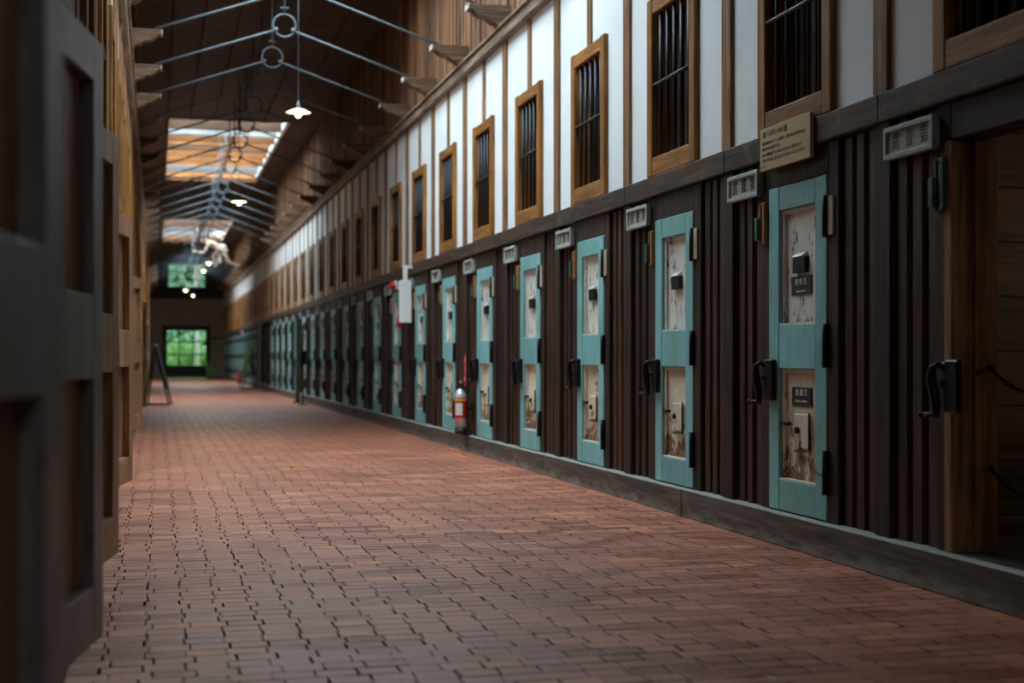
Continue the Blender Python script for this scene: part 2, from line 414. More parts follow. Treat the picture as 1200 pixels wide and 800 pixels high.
# ------------------------------------------------------------------ layout numbers
XR, XL, XC = 3.30, -.33, 1.485
Y0, YE = -11.0, 72.6
B = 1.85; YB = 6.95                 # centre of bay k on both walls: YB + B*k
KMIN, KMAX = -9, 35
ZP, ZD, ZB0, ZB1, ZW0, ZW1 = .175, 1.94, 2.105, 2.24, 4.08, 4.22
ZC = 5.98
RZ = {'right': R(-90), 'left': R(90)}
XW = {'right': XR, 'left': XL}
def bayY(k): return YB + B*k
def wpt(side, k, x=0, y=0, z=0, dy=0):
    """elevation coords (x right, y into wall) of bay k -> world"""
    if side == 'right': return (XR + y, bayY(k)+dy - x, z)
    return (XL - y, bayY(k)+dy + x, z)
LSH = .13        # the left doors sit a little further on in their bays
GAP = (20, 21, 22)   # side passage on the right
OPEN_L = (-4, -3, -2, -1, 1, 5, 9, 15)

# ------------------------------------------------------------------ floor, walls
struct(MB().box(XL-.3, XR+.3, Y0, YE, -.2, 0).build('floor', M['brick']))
for side in ('right', 'left'):
    sx = 1 if side == 'right' else -1
    X = XW[side]
    # plaster storey with real window holes
    mb = MB()
    def wb(y0, y1, z0, z1, d0=0, d1=.12):
        a, b_ = X+sx*d0, X+sx*d1
        mb.box(min(a, b_), max(a, b_), y0, y1, z0, z1)
    prev = Y0
    for k in range(KMIN, KMAX+1):
        yc = bayY(k)
        if yc-.40 < prev: continue
        wb(prev, yc-.39, ZB0, ZW0); wb(yc-.39, yc+.39, 3.40, ZW0); wb(yc-.39, yc+.39, ZB0, 2.30)
        prev = yc+.39
    wb(prev, YE, ZB0, ZW0)
    struct(mb.build('wall_'+side, M['plaster']))
    # board storey above
    mb = MB(); a, b_ = X+sx*.03, X+sx*.15
    mb.box(min(a, b_), max(a, b_), Y0, YE, ZW0, ZC+.9)
    # raised cover boards
    y = Y0; rnd = random.Random(3)
    while y < YE-.3:
        w = rnd.choice((.035, .05, .07)); a, b_ = X+sx*rnd.uniform(.008, .02), X+sx*.05
        mb.box(min(a, b_), max(a, b_), y, y+w, ZW1-.05, ZC)
        y += w + rnd.uniform(.10, .2)
    struct(mb.build('wall_'+side+'_upper', M['board_wall']))
    # cells behind: back wall, cell floor and ceilings
    mb = MB(); a, b_ = X+sx*2.2, X+sx*2.3
    mb.box(min(a, b_), max(a, b_), Y0, YE, 0, 4.3)
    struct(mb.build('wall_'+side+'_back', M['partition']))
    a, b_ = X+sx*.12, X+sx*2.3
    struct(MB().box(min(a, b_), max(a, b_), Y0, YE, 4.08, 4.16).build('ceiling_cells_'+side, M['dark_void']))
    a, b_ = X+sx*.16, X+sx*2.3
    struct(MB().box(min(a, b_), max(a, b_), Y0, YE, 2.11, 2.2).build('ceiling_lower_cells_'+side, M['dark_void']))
    a, b_ = X+sx*.02, X+sx*2.3
    struct(MB().box(min(a, b_), max(a, b_), Y0, YE, 0, ZP-.005).build('floor_cells_'+side, M['plank_wood']))
    # plinth in lengths
    n = 0; mb = MB(); edges = [Y0] + [bayY(k)-.62+(.35 if k % 3 else 0) for k in range(-7, 36, 2)] + [YE]
    for y0, y1 in zip(edges, edges[1:]):
        a, b_ = X-sx*.055, X+sx*.1
        mb.box(min(a, b_), max(a, b_), y0+.003, y1-.003, 0, ZP, .006)
    struct(mb.build('baseboard_'+side, M['plinth']))
    # beam over the doors
    mb = MB(); ys = [Y0]+[bayY(k)-.925 for k in range(-8, 36)]+[YE]
    for y0, y1 in zip(ys, ys[1:]):
        a, b_ = X-sx*.035, X+sx*.16
        mb.box(min(a, b_), max(a, b_), y0+.002, y1-.002, ZB0, ZB1, .006)
    o = struct(mb.build('trim_1' if side == 'right' else 'trim_2', M['beam_wood']))
    # wall plate
    mb = MB()
    for y0, y1 in zip(ys[::2], ys[2::2]+[YE]):
        if y1 <= y0: continue
        a, b_ = X-sx*.075, X+sx*.12
        mb.box(min(a, b_), max(a, b_), y0+.002, y1-.002, ZW0, ZW1, .008)
        a, b_ = X-sx*.10, X+sx*.1
        mb.box(min(a, b_), max(a, b_), y0+.002, y1-.002, ZW1-.035, ZW1, .004)
    struct(mb.build('trim_3' if side == 'right' else 'trim_4', M['old_beam']))
    # partitions between cells (nearest ones, the rest unseen)
    for k in list(range(-4, 3))+[22]:
        a, b_ = X+sx*.16, X+sx*2.2; yp = bayY(k)-.925
        struct(MB().box(min(a, b_), max(a, b_), yp-.04, yp+.04, ZP, 4.08).build('wall_partition', M['partition']))

# ceiling: flat boards between the skylights, with battens
SKY = [(-9.6, -3.2), (8.6, 18.4), (30.2, 40.6), (52.2, 62.6)]
XS0, XS1 = .26, 2.71
mb = MB()
mb.box(XL-.1, XS0, Y0, YE, ZC, ZC+.06); mb.box(XS1, XR+.1, Y0, YE, ZC, ZC+.06)
yy = Y0
for a, b_ in SKY: mb.box(XS0, XS1, yy, a, ZC, ZC+.06); yy = b_
mb.box(XS0, XS1, yy, YE, ZC, ZC+.06)
struct(mb.build('ceiling', M['ceiling']))
tn = 5
for x in (3.27, 2.735, 2.21, 1.66, 1.20, .72, .27, -.28):
    mb = MB(); yy = Y0
    segs = [(Y0, YE)] if (x > XS1 or x < XS0) else [(Y0, -9.6), (-3.2, 8.6), (18.4, 30.2), (40.6, 52.2), (62.6, YE)]
    for a, b_ in segs: mb.box(x-.025, x+.025, a, b_, ZC-.05, ZC+.01)
    struct(mb.build('trim_%d' % tn, M['corbel_wood'] if abs(x-3.27) < .01 or x < -.2 else M['ceiling_wood'])); tn += 1
# skylights: white curb sides, cross joists, frosted glass roof
for i, (a, b_) in enumerate(SKY):
    w = struct(empty('window_%d' % (i+1), (XC, (a+b_)/2, ZC))); L = (b_-a)/2
    MB().box(XS0-XC-.04, XS0-XC, -L, L, 0, .47).build('curb', M['white_edge'], w)
    MB().box(XS1-XC, XS1-XC+.04, -L, L, 0, .47).build('curb', M['white_edge'], w)
    MB().box(XS0-XC, XS1-XC, -L-.04, -L, -.03, .47).build('header', M['joist_wood'], w)
    MB().box(XS0-XC, XS1-XC, L, L+.04, -.03, .47).build('header', M['joist_wood'], w)
    MB().box(XS0-XC-.04, XS1-XC+.04, -L-.04, L+.04, .45, .465).build('pane', M['glass_day'] if i else M['glass_back'], w)
    n = int(round(2*L/.62))
    for j in range(1, n):
        y = -L + 2*L*j/n; hh = random.Random(i*50+j).choice((.16, .20, .25, .31)) if i else .12
        MB().box(XS0-XC, XS1-XC, y-.04, y+.04, .36-hh, .36, .004).build('joist', M[random.Random(i*77+j).choice(('joist_wood', 'joist_wood', 'joist_grey', 'joist_pale', 'joist_dark', 'joist_wood', 'joist_grey'))], w)
    MB().box(-.035, .035, -L, L, .30, .44).build('ridge_bar', M['rod_paint'], w)
# outer roof above the ceiling, so no light comes in beside the skylights
# (ceiling boards are closed, nothing more is needed)

# back wall behind the camera
struct(MB().box(XL-2.4, XR+2.4, Y0-.15, Y0, 0, ZC+.9).build('wall_back', M['dark_void']))

# end wall with door and gable window
ex = MB()
DX0, DX1, DZ1 = .42, 2.50, 2.45
WX0, WX1, WZ0, WZ1 = .54, 2.42, 4.48, 5.70
ex.box(XL-2.4, DX0, YE, YE+.2, 0, 3.95); ex.box(DX1, XR+2.4, YE, YE+.2, 0, 3.95); ex.box(DX0, DX1, YE, YE+.2, DZ1, 3.95)
struct(ex.build('wall_end', M['end_plaster']))
ex = MB()
ex.box(XL-2.4, XR+2.4, YE-.03, YE+.2, 3.95, WZ0); ex.box(XL-.2, XR+.2, YE-.03, YE+.2, WZ1, ZC+.9)
ex.box(XL-.2, WX0, YE-.03, YE+.2, WZ0, WZ1); ex.box(WX1, XR+.2, YE-.03, YE+.2, WZ0, WZ1)
struct(ex.build('wall_end_gable', M['gable_boards']))
w = struct(empty('window_4', (XC, YE-.03, WZ0)))
def grid_sash(x0, x1, z0, z1, nx, nz, fw, bw, root, name='sash', mat=None):
    m = MB()
    m.box(x0, x0+fw, 0, .08, z0, z1); m.box(x1-fw, x1, 0, .08, z0, z1)
    m.box(x0, x1, 0, .08, z0, z0+fw); m.box(x0, x1, 0, .08, z1-fw, z1)
    for i in range(1, nx):
        x = x0+(x1-x0)*i/nx; m.box(x-bw/2, x+bw/2, .02, .06, z0, z1)
    for i in range(1, nz):
        z = z0+(z1-z0)*i/nz; m.box(x0, x1, .02, .06, z-bw/2, z+bw/2)
    m.build(name, mat or M['door_green'], root)
    MB().box(x0, x1, .037, .043, z0, z1).build('pane', M['glass'], root)
grid_sash(WX0-XC, WX1-XC, 0, WZ1-WZ0, 4, 3, .06, .035, w)
d = struct(empty('door_1', (XC, YE, 0)))
m = MB(); m.box(DX0-XC-.12, DX0-XC, -.05, .2, 0, DZ1+.14); m.box(DX1-XC, DX1-XC+.12, -.05, .2, 0, DZ1+.14); m.box(DX0-XC-.12, DX1-XC+.12, -.05, .2, DZ1, DZ1+.14)
m.build('door_frame', M['dark_wood'], d)
grid_sash(DX0-XC, DX1-XC, .52, DZ1, 3, 3, .10, .06, d, 'sash')
m = MB().box(DX0-XC, DX1-XC, 0, .08, 0.01, .52); m.box(DX0-XC+.12, -.06, -.015, .01, .10, .44, .005); m.box(.06, DX1-XC-.12, -.015, .01, .10, .44, .005)
m.build('lower_panel', M['door_green'], d)
MB().tube([(.78, 0, 1.05), (.78, -.06, 1.05), (.78, -.06, 1.25), (.78, 0, 1.25)], .012).build('handle', M['iron'], d)
# horizontal dado strip on the end wall
struct(MB().box(DX1+.12, XR, YE-.02, YE+.01, 1.95, 2.03).build('trim_%d' % tn, M['lintel_wood'])); tn += 1

# ------------------------------------------------------------------ bays: posts, lattice, jambs, windows
def post_lower():
    m = MB().box(-.075, .075, -.012, .16, ZP, ZB0, .006); return m.build('trim_post', M['post_dark'])
def slat_panel(x0, x1, seed):
    """three chevron-section slats and thin strips between x0 and x1"""
    m = MB(); n = 3; p = (x1-x0)/n; w = p*.56; rnd = random.Random(seed)
    for i in range(n):
        cx = x0+p*(i+.5)+rnd.uniform(-.006, .006); ww = w*rnd.uniform(.85, 1.12)/2; y0 = .012+rnd.uniform(0, .012)
        pts = [(cx-ww, y0), (cx+ww, y0), (cx+ww+.035, y0+.055), (cx+ww, y0+.11), (cx-ww, y0+.11), (cx-ww+.035, y0+.055)]
        m.prism(pts, 'z', ZP, ZB0)
    return m.build('trim_lattice', M['slat_wood'])
def jambs(deep=.16):
    m = MB(); m.box(-.465, -.352, 0, deep, ZP, ZB0, .005); m.box(.352, .465, 0, deep, ZP, ZB0, .005)
    m.box(-.352, .352, 0, deep, ZD+.004, ZB0, .004)
    m.box(-.352, .352, .0, deep, ZP-.004, ZP+.004)
    return m.build('trim_doorframe', M['post_dark'])
def upper_post(k):
    m = MB(); m.box(-.068, .068, -.024, .12, ZB1, ZW0, .004)
    return m.build('trim_post', M['post_wood'])
def upper_stud():
    m = MB(); m.box(-.05, .05, -.018, .12, 3.45, ZW0, .004); return m.build('trim_stud', M['post_wood'])
P_post, P_jamb, P_up, P_stud = post_lower(), jambs(), upper_post(0), upper_stud()
P_sl = [slat_panel(.465, .85, 1), slat_panel(-.85, -.465, 2)]
P_sl2 = [slat_panel(.465, .85, 11), slat_panel(-.85, -.465, 12)]
for o in (P_post, P_jamb, P_up, P_stud, *P_sl, *P_sl2): struct(o)
def make_window():
    root = empty('window')
    for x in (-.445, .345): MB().box(x, x+.10, -.036, .13, ZB1, 3.45, .006).build('stile', M['frame_wood'], root)
    MB().box(-.345, .345, -.033, .13, 3.34, 3.445, .006).build('head_rail', M['frame_wood_h'], root)
    MB().box(-.345, .345, -.033, .13, ZB1, 2.365, .006).build('sill_rail', M['frame_wood_h'], root)
    for i in range(5):
        x = -.26+.13*i
        MB().tube([(x, .0, 2.36), (x, .0, 3.345)], .0125, 8).build('bar', M['bar_iron'], root)
    MB().tube([(-.35, -.018, 2.86), (.35, -.018, 2.86)], .0125, 8).build('cross_bar', M['bar_iron'], root)
    m = MB(); rnd = random.Random(5); x = -.34
    while x < .33:
        w_ = rnd.uniform(.05, .09); m.box(x, x+w_, .10, .125, 2.3, 3.4); x += w_+rnd.uniform(.02, .06)
    m.build('inner_boards', M['back_slat'], root)
    return struct(root)
P_win = make_window()
winno = 5
for side in ('right', 'left'):
    dyl = LSH if side == 'left' else 0
    for k in range(-4, KMAX+1):
        # lower post at the near side of each bay (x=+.925 right wall, x=-.925 left wall)
        px_ = .925 if side == 'right' else -.925
        if not (side == 'right' and k in GAP[1:]):
            o = spawn(P_post, wpt(side, k, px_, 0, 0, dyl), RZ[side])
        if k not in GAP or side == 'left':
            spawn(P_jamb, wpt(side, k, 0, 0, 0, dyl), RZ[side])
            for q, p in enumerate(P_sl if k % 2 else P_sl2): spawn(p, wpt(side, k, 0, 0, 0, dyl), RZ[side])
        spawn(P_up, wpt(side, k, px_), RZ[side]); spawn(P_stud, wpt(side, k), RZ[side])
        wd = spawn(P_win, wpt(side, k), RZ[side]); wd.name = 'window_%d' % winno; winno += 1
# lower fascia above lattice (shadowed strip behind the beam)
# side passage framing on the right
yg0, yg1 = bayY(20)-.925, bayY(22)+.925
struct(MB().box(XR-.02, XR+.2, yg0+1.6, yg0+1.85, 0, ZB0, .01).build('trim_post', M['dark_wood']))
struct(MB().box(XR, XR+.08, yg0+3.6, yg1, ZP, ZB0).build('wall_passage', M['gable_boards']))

# open doorway nearest the camera: deep bare jamb
m = MB(); m.box(.33, .352, .0, .21, ZP, ZD+.02)
yj = bayY(-1)
j = MB().box(-.40, -.335, -.006, .10, ZP, ZD, .006); j.box(-.352, -.325, .10, .21, ZP, ZD, .004)
struct(j.build('trim_jamb', M['jamb_wood'], None, wpt('right', -1), RZ['right']))

# small high window in the outer wall of the open cell
w = struct(empty('window_200', wpt('right', -1, 0, 2.2, 1.35), RZ['right']))
m = MB(); m.box(-.30, .30, -.06, .0, 0, .05); m.box(-.30, .30, -.06, .0, .50, .55); m.box(-.30, -.25, -.06, .0, 0, .55); m.box(.25, .30, -.06, .0, 0, .55)
m.build('frame', M['jamb_wood'], w)
MB().box(-.25, .25, -.02, -.012, .05, .50).build('pane', M['cell_fill_glow'], w)
for q in range(4): MB().tube([(-.15+.1*q, -.045, .05), (-.15+.1*q, -.045, .50)], .01, 6).build('bar', M['bar_iron'], w)

# ------------------------------------------------------------------ cell doors
def make_door(inner_only=False):
    """origin at the hinge edge on the outer face; door spans x -.70..0, y 0..thick"""
    root = empty('cell_door')
    W, st, z0, z1 = .698, .13, ZP+.008, ZD
    T = .05
    for (xa, xb) in ((-W, -W+st), (-st, 0)):
        MB().box(xa+.001, xb-.001, -.008, T, z0, z1, .004).build('stile', M['teal'], root)
    for (za, zb) in ((z0, .35), (.95, 1.19), (1.81, z1)):
        MB().box(-W+st+.0005, -st-.0005, -.006, T, za, zb, .004).build('rail', M['teal'], root)
    # inner leaf, bare timber with deep recesses
    m = MB()
    m.box(-W, -W+st, T, T+.045, z0, z1, .003); m.box(-st, 0, T, T+.045, z0, z1, .003)
    for (za, zb) in ((z0, .35), (.95, 1.19), (1.81, z1)): m.box(-W+st, -st, T, T+.045, za, zb, .003)
    m.build('inner_frame', M['inner_door'], root)
    MB().box(-W+st-.01, -st+.01, T-.004, T+.004, .34, 1.82).build('inner_board', M['inner_door'], root)
    for za, zb, mt, nm in ((1.19, 1.81, M['sheet_up'], 'upper_panel'), (.35, .95, M['sheet_low'], 'lower_panel')):
        p = MB().box(-W+st, -st, .030, .044, za, zb)
        # turned sheet edge
        p.box(-W+st, -W+st+.03, .012, .032, za, zb, .003); p.box(-st-.012, -st, .012, .032, za, zb, .003)
        p.box(-W+st, -st, .014, .032, zb-.025, zb, .003)
        o = p.build(nm, mt, root)
        MB().box(-W+st, -st, -.004, .03, za-.001, za+.008).build('ledge', M['white_edge'], o)
    cx = -W/2
    # peep flap
    f = MB().box(cx-.075, cx+.075, .004, .030, 1.46, 1.545, .003)
    f.build('peep_flap', M['iron'], root)
    hd = MB().prism([(.028, 1.572), (.002, 1.556), (-.008, 1.546), (.028, 1.548)], 'x', cx-.055, cx+.06)
    hd.build('flap_hood', M['silver'], root)
    # food hatch with its rail and bolt
    hroot = MB().box(cx-.08, cx+.10, .016, .031, .53, .71, .003).build('food_hatch', M['sheet_low'], root)
    MB().tube([(cx+.112, .012, .72), (cx+.112, .012, .52), (cx-.06, .012, .515)], .0065, 6).build('hatch_rail', M['iron'], hroot)
    MB().tube([(cx-.24, .006, .655), (cx-.11, .006, .655)], .011, 8).build('bolt', M['iron'], hroot)
    MB().lathe([(.001, 0), (.018, 0), (.018, .015), (.001, .015)], (cx-.03, .016, .625), 12, 'y').build('hatch_lock', M['iron'], hroot)
    # hinges: three long black straps at the hinge edge
    for za, zb in ((1.62, 1.83), (.96, 1.18), (.315, .54)):
        h = MB().box(-.012, .020, -.022, .02, za, zb, .003)
        h.tube([(.004, -.022, za), (.004, -.022, zb)], .012, 8)
        h.build('hinge', M['iron'], root)
    return root
P_door = make_door()
def door_label(side, k, i):
    return None
gr_r = 'teal cell doors along the right wall'
vis_r = [k for k in range(0, KMAX+1) if k not in GAP]
first_door = None
for i, k in enumerate(vis_r):
    d = spawn(P_door, wpt('right', k, .349), RZ['right'])
    if k == 0:
        lab = 'weathered teal cell door with two black plaques, closest to the camera on the right wall'; first_door = d
    elif i == 5: lab = 'teal cell door with the fire extinguisher in front of it, sixth along the right wall'
    elif i < 15: lab = 'closed teal cell door with cream panels, %s along the right wall from the camera' % ORD[i]
    elif k < 20: lab = 'small blurred teal cell door far down the right wall, before the dark side passage'
    else: lab = 'tiny blurred teal cell door in the right wall beyond the dark side passage'
    tag(d, lab, 'door', gr_r, 'thing')
# plaques only on the nearest door
def text(body, size, parent, x, y, z, mat, name='lettering', align='CENTER', ext=.0006, sy=1.0, sx=1.0):
    c = bpy.data.curves.new(name, 'FONT'); c.body = body; c.size = size; c.align_x = align; c.align_y = 'CENTER'
    c.extrude = ext; c.materials.append(mat)
    t = bpy.data.objects.new(name, c); COL.objects.link(t)
    me = bpy.data.meshes.new_from_object(t.evaluated_get(bpy.context.evaluated_depsgraph_get())); me.name = name
    bpy.data.objects.remove(t); bpy.data.curves.remove(c)
    if not me.materials: me.materials.append(mat)
    o = bpy.data.objects.new(name, me); COL.objects.link(o); o.parent = parent
    o.location = (x, y, z); o.rotation_euler = (R(90), 0, 0); o.scale = (sx, sy, 1)
    return o
pl = MB().box(-.475, -.235, .022, .031, 1.345, 1.445, .002).build('plaque', M['plaque'], first_door, label='black plaque with three white characters under the peep flap')
text('視 察 孔', .040, pl, -.355, .021, 1.412, M['white_ink'])
text('Inspection hole', .018, pl, -.355, .021, 1.365, M['white_ink'])
pl = MB().box(-.470, -.232, .022, .031, .752, .855, .006).build('plaque', M['plaque'], first_door, label='black plaque with three white characters above the food hatch')
text('食 器 口', .040, pl, -.351, .021, .823, M['white_ink'])
text('Opening for tableware', .016, pl, -.351, .021, .780, M['white_ink'])
MB().tube([(-.24, .01, .53), (-.20, -.01, .48), (-.14, -.012, .44), (-.06, -.012, .415), (0, -.02, .42)], .004, 6).build('pull_wire', M['iron'], first_door)

left_n = 0
left_names = {-3: 'bare brown cell door swung open, closest and most blurred at the left edge',
              -2: 'bare brown cell door swung open on the left, second from the camera',
              -1: 'narrow view of an open brown door, third from the camera on the left',
              1: 'open brown cell door, fourth swung leaf from the camera on the left',
              5: 'tan open cell door with dark hinges, fifth swung leaf on the left wall',
              9: 'tan open cell door just before the black easel on the left',
              15: 'farthest open cell door on the left wall'}
for k in (-3, -2, -1, 1, 5, 9, 15):
    p = wpt('left', k, .352, .0, 0, LSH)
    d = spawn(P_door, (p[0]-.030, p[1], 0), RZ['left'] + R(170.7))
    tag(d, left_names[k], 'door', 'open cell doors on the left wall', 'thing')
    if k <= -2:
        for c in d.children:
            if c.name.startswith('inner_frame'): c.data = c.data.copy(); c.data.materials[0] = M['grey_stile']
for k in range(0, 34):
    if k in OPEN_L: continue
    d = spawn(P_door, wpt('left', k, .349, 0, 0, LSH), RZ['left'])
    tag(d, 'closed teal cell door seen edge-on in the left wall', 'door', 'closed doors in the left wall', 'thing')

# ------------------------------------------------------------------ locks, plates, indicators
def make_lock():
    root = empty('door_lock')
    MB().box(-.345, -.245, -.038, -.0085, .775, 1.0, .006).build('case', M['iron'], root)
    MB().box(-.425, -.345, -.016, -.001, .80, .99, .003).build('back_plate', M['iron'], root)
    m = MB().tube([(-.365, -.015, .955), (-.375, -.045, .985), (-.40, -.06, .965), (-.41, -.06, .92), (-.395, -.055, .86), (-.385, -.05, .80), (-.39, -.05, .755)], .02, 10,
                  radii=[.012, .015, .018, .022, .022, .019, .015])
    lv = m.build('lever', M['iron'], root)
    MB().tube([(-.385, -.05, .765), (-.43, -.06, .765), (-.475, -.065, .762)], .01, 8).build('crank', M['iron'], lv)
    MB().lathe([(.002, -.016), (.013, -.010), (.017, 0), (.013, .010), (.002, .016)], (-.482, -.065, .762), 12).build('knob', M['iron'], lv)
    MB().lathe([(.001, 0), (.016, 0), (.019, .02), (.012, .03), (.001, .03)], (-.36, -.016, .90), 12, 'y').build('pivot', M['iron'], root)
    return root
P_lock = make_lock()
for i, k in enumerate([-1]+vis_r[:17]):
    o = spawn(P_lock, wpt('right', k), RZ['right'])
    if k == -1: lab = 'black iron lever lock on the jamb of the open doorway'
    elif k == 0: lab = 'black iron lever lock beside the closest teal door with plaques'
    elif i < 13: lab = 'black iron lever lock left of the %s teal door along the right wall' % ORD[i-1]
    else: lab = 'tiny black iron lever lock on a distant teal door'
    tag(o, lab, 'lock', 'lever locks on the cell doors')
NUM = {-1: '壹', 0: '貳', 1: '參', 2: '四', 3: '五', 4: '六', 5: '七', 6: '八', 7: '九', 8: '十'}
def make_plate():
    root = empty('nameplate')
    MB().box(-.20, .20, -.018, .02, 1.925, 2.055, .004).build('backing', M['plate_paint'], root)
    m = MB()
    m.box(-.215, .215, -.036, -.006, 2.04, 2.065, .004); m.box(-.215, .215, -.036, -.006, 1.915, 1.94, .004)
    m.box(-.215, -.19, -.036, -.006, 1.915, 2.065, .004); m.box(.19, .215, -.036, -.006, 1.915, 2.065, .004)
    m.build('rim', M['plate_paint'], root)
    MB().box(-.188, .188, -.021, -.018, 1.942, 2.038).build('face', M['plate_face'], root)
    return root
P_plate = make_plate()
for i, k in enumerate([-1]+vis_r[:19]):
    yj = wpt('right', k, -.64, -.01)
    o = spawn(P_plate, (yj[0], yj[1], 0), RZ['right'])
    if k == -1: lab = 'framed pale nameplate with three black characters left of the open doorway'
    elif i < 13: lab = 'framed pale nameplate under the beam, left of the %s teal door' % ORD[i-1]
    else: lab = 'tiny pale nameplate under the beam above distant teal doors'
    tag(o, lab, 'nameplate', 'cell nameplates under the beam')
    if k in NUM:
        for j_, ch in enumerate(('房', NUM[k], '第')):
            text(ch, .088, o, -.12+.12*j_, -.0218, 1.99, M['ink'], 'character', sx=.8)
def make_flag():
    root = empty('call_indicator')
    m = MB(); m.box(-.455, -.435, -.022, .0, 1.65, 1.87, .003); m.box(-.395, -.372, -.028, .0, 1.65, 1.87, .003)
    m.box(-.455, -.375, -.016, .0, 1.645, 1.665, .002); m.box(-.455, -.375, -.016, .0, 1.855, 1.875, .002)
    m.build('wooden_case', M['orange_wood'], root)
    MB().box(-.47, -.432, -.042, -.022, 1.665, 1.79, .003).build('flag', M['green_paint'], root)
    return root
P_flag = make_flag()
for i, k in enumerate(vis_r[:14]):
    o = spawn(P_flag, wpt('right', k), RZ['right'])
    lab = ('orange wooden call indicator with green flag, left of the %s teal door' % ORD[i]) if i < 12 else 'tiny orange call indicator beside distant teal doors'
    tag(o, lab, 'indicator', 'call indicators beside the doors')
o = dup(P_flag); o.location = wpt('right', -1); o.rotation_euler.z = RZ['right']
tag(o, 'dark green painted call indicator left of the open doorway', 'indicator', 'call indicators beside the doors')
for c in o.children:
    c.data = c.data.copy()
    if c.name.startswith('wooden_case'): c.data.materials[0] = M['green_paint']
MB().box(-.425, -.405, -.016, -.004, 1.70, 1.85).build('slip', M['orange_wood'], o, label='orange wooden slip')
def mk_board():
    root = empty('number_board')
    MB().box(  .372, .425, -.012, .0, 1.63, 1.825, .003).build('board', M['cream_board'], root)
    MB().box(  .366, .374, -.015, .0, 1.625, 1.83).build('edge_strip', M['orange_wood'], root)
    return root
P_nb = mk_board()
for i, k in enumerate(vis_r[:14]):
    o = spawn(P_nb, wpt('right', k), RZ['right'])
    lab = ('small upright cream board beside the top hinge of the %s teal door' % ORD[i]) if i < 12 else 'tiny cream board beside the hinge of a distant teal door'
    tag(o, lab, 'board', 'cream boards beside the top hinges')

# explanatory sign
s = empty('information_sign', wpt('right', 0, 0, 0), RZ['right'])
tag(s, 'tan information sign with dark Japanese text fixed across the beam above the nearest teal door', 'sign')
MB().box(-.345, .275, -.062, -.040, 2.035, 2.265, .002).build('board', M['sign_tan'], s)
MB().box(-.30, -.275, -.0635, -.060, 2.212, 2.245).build('block_mark', M['ink'], s)
MB().box(-.025, .0, -.0635, -.060, 2.212, 2.245).build('block_mark', M['ink'], s)
text('「くの字」の格子', .033, s, -.15, -.0625, 2.228, M['ink_brown'])
for i, t in enumerate(('監房の格子は「く」の字形で、廊下を歩く看守からは', '部屋の中が見通せます。', '向かい側の房どうしは互いに見えない造りになり、', '空気と光を通しながら話ができないように工夫されて', 'いる。')):
    text(t, .0222, s, -.315, -.0625, 2.180-.031*i, M['ink_brown'], 'line_of_text', 'LEFT')

# chains across the open doorway
def chain(p0, p1, sag, name):
    root = None; p0, p1 = Vector(p0), Vector(p1); L = (p1-p0).length; n = int(L/.024)
    m = MB()
    for i in range(n):
        t = (i+.5)/n; c = p0.lerp(p1, t)+Vector((0, 0, -sag*4*t*(1-t)))
        t2 = t+.02; c2 = p0.lerp(p1, t2)+Vector((0, 0, -sag*4*t2*(1-t2)))
        dr = (c2-c).normalized(); up = Vector((0, 0, 1)) if i % 2 else Vector((1, 0, 0))
        sd = dr.cross(up).normalized()
        m.tube([c+dr*.018*math.cos(a)+sd*.009*math.sin(a) for a in [2*math.pi*q/10 for q in range(10)]], .0032, 5, True)
    o = m.build(name, M['iron']); return o
for z, lab in ((.965, 'upper black chain across the open doorway'), (.535, 'lower black chain across the open doorway')):
    y1 = bayY(-1)+.318; y0 = bayY(-1)-.35
    o = chain((XR+.17, y1, z), (XR+.17, y0, z-.01), .10, 'barrier_chain')
    tag(o, lab, 'chain', 'chains across the open doorway')
    h = MB().tube([(XR+.17, y1+.016, z), (XR+.17, y1-.012, z)], .012, 8).build('hook', M['iron'], o)

# ------------------------------------------------------------------ corbels and trusses
def make_corbel():
    root = empty('corbel')
    pr = [(0, 0), (.12, 0), (.15, .045), (.20, .055), (.235, .095), (.30, .10), (.345, .125), (.375, .165), (.415, .17), (.415, .215), (0, .215)]
    # pointing out of the wall: out = -y
    m = MB().prism([(-a+.03, z+ZW1-.02) for a, z in pr], 'x', -.075, .075, .004)
    b_ = m.build('bracket', M['corbel_wood'], root)
    MB().box(-.076, .076, -.3945, -.3855, ZW1+.148, ZW1+.196).build('painted_end', M['white_edge'], root)
    return root
P_corbel = make_corbel()
for side in ('right', 'left'):
    for k in range(1, 36):
        x = .925 if side == 'right' else -.925
        p = wpt(side, k, x)
        o = spawn(P_corbel, p, RZ[side]); i = k-3
        if side == 'right' and 0 <= i < 6: lab = 'carved timber corbel on the right wall plate, %s from the picture top' % ORD[i].replace('nearest', 'first')
        elif side == 'left' and 2 <= k-3 < 6: lab = 'carved timber corbel on the left wall plate, %s from the picture top' % ORD[k-5].replace('nearest', 'first')
        else: lab = 'small distant carved corbel in the row on the %s wall plate' % side
        tag(o, lab, 'corbel', 'carved corbels on the %s wall plate' % side)
ZR = 4.97; RR = .135
def make_truss():
    root = empty('truss_rods')
    MB().tube([(RR*math.cos(2*math.pi*i/28), 0, ZR+RR*math.sin(2*math.pi*i/28)) for i in range(28)], .013, 8, True).build('ring', M['rod_paint'], root)
    for s_ in (1, -1):
        e = Vector((s_*1.50, 0, ZW1+.215)); a = Vector((s_*(RR-.035), 0, ZR-.055))
        m = MB().tube([a, e], .0135, 8); m.lathe([(.002, -.02), (.028, -.02), (.028, .02), (.002, .02)], a, 10, 'x')
        m.build('tie_rod', M['rod_paint'], root)
    m = MB().tube([(0, 0, ZR+RR), (0, 0, ZC+.02)], .0135, 8); m.box(-.05, .05, -.012, .012, ZR+RR+.07, ZR+RR+.085)
    m.build('hanger_rod', M['rod_paint'], root)
    return root
P_truss = make_truss()
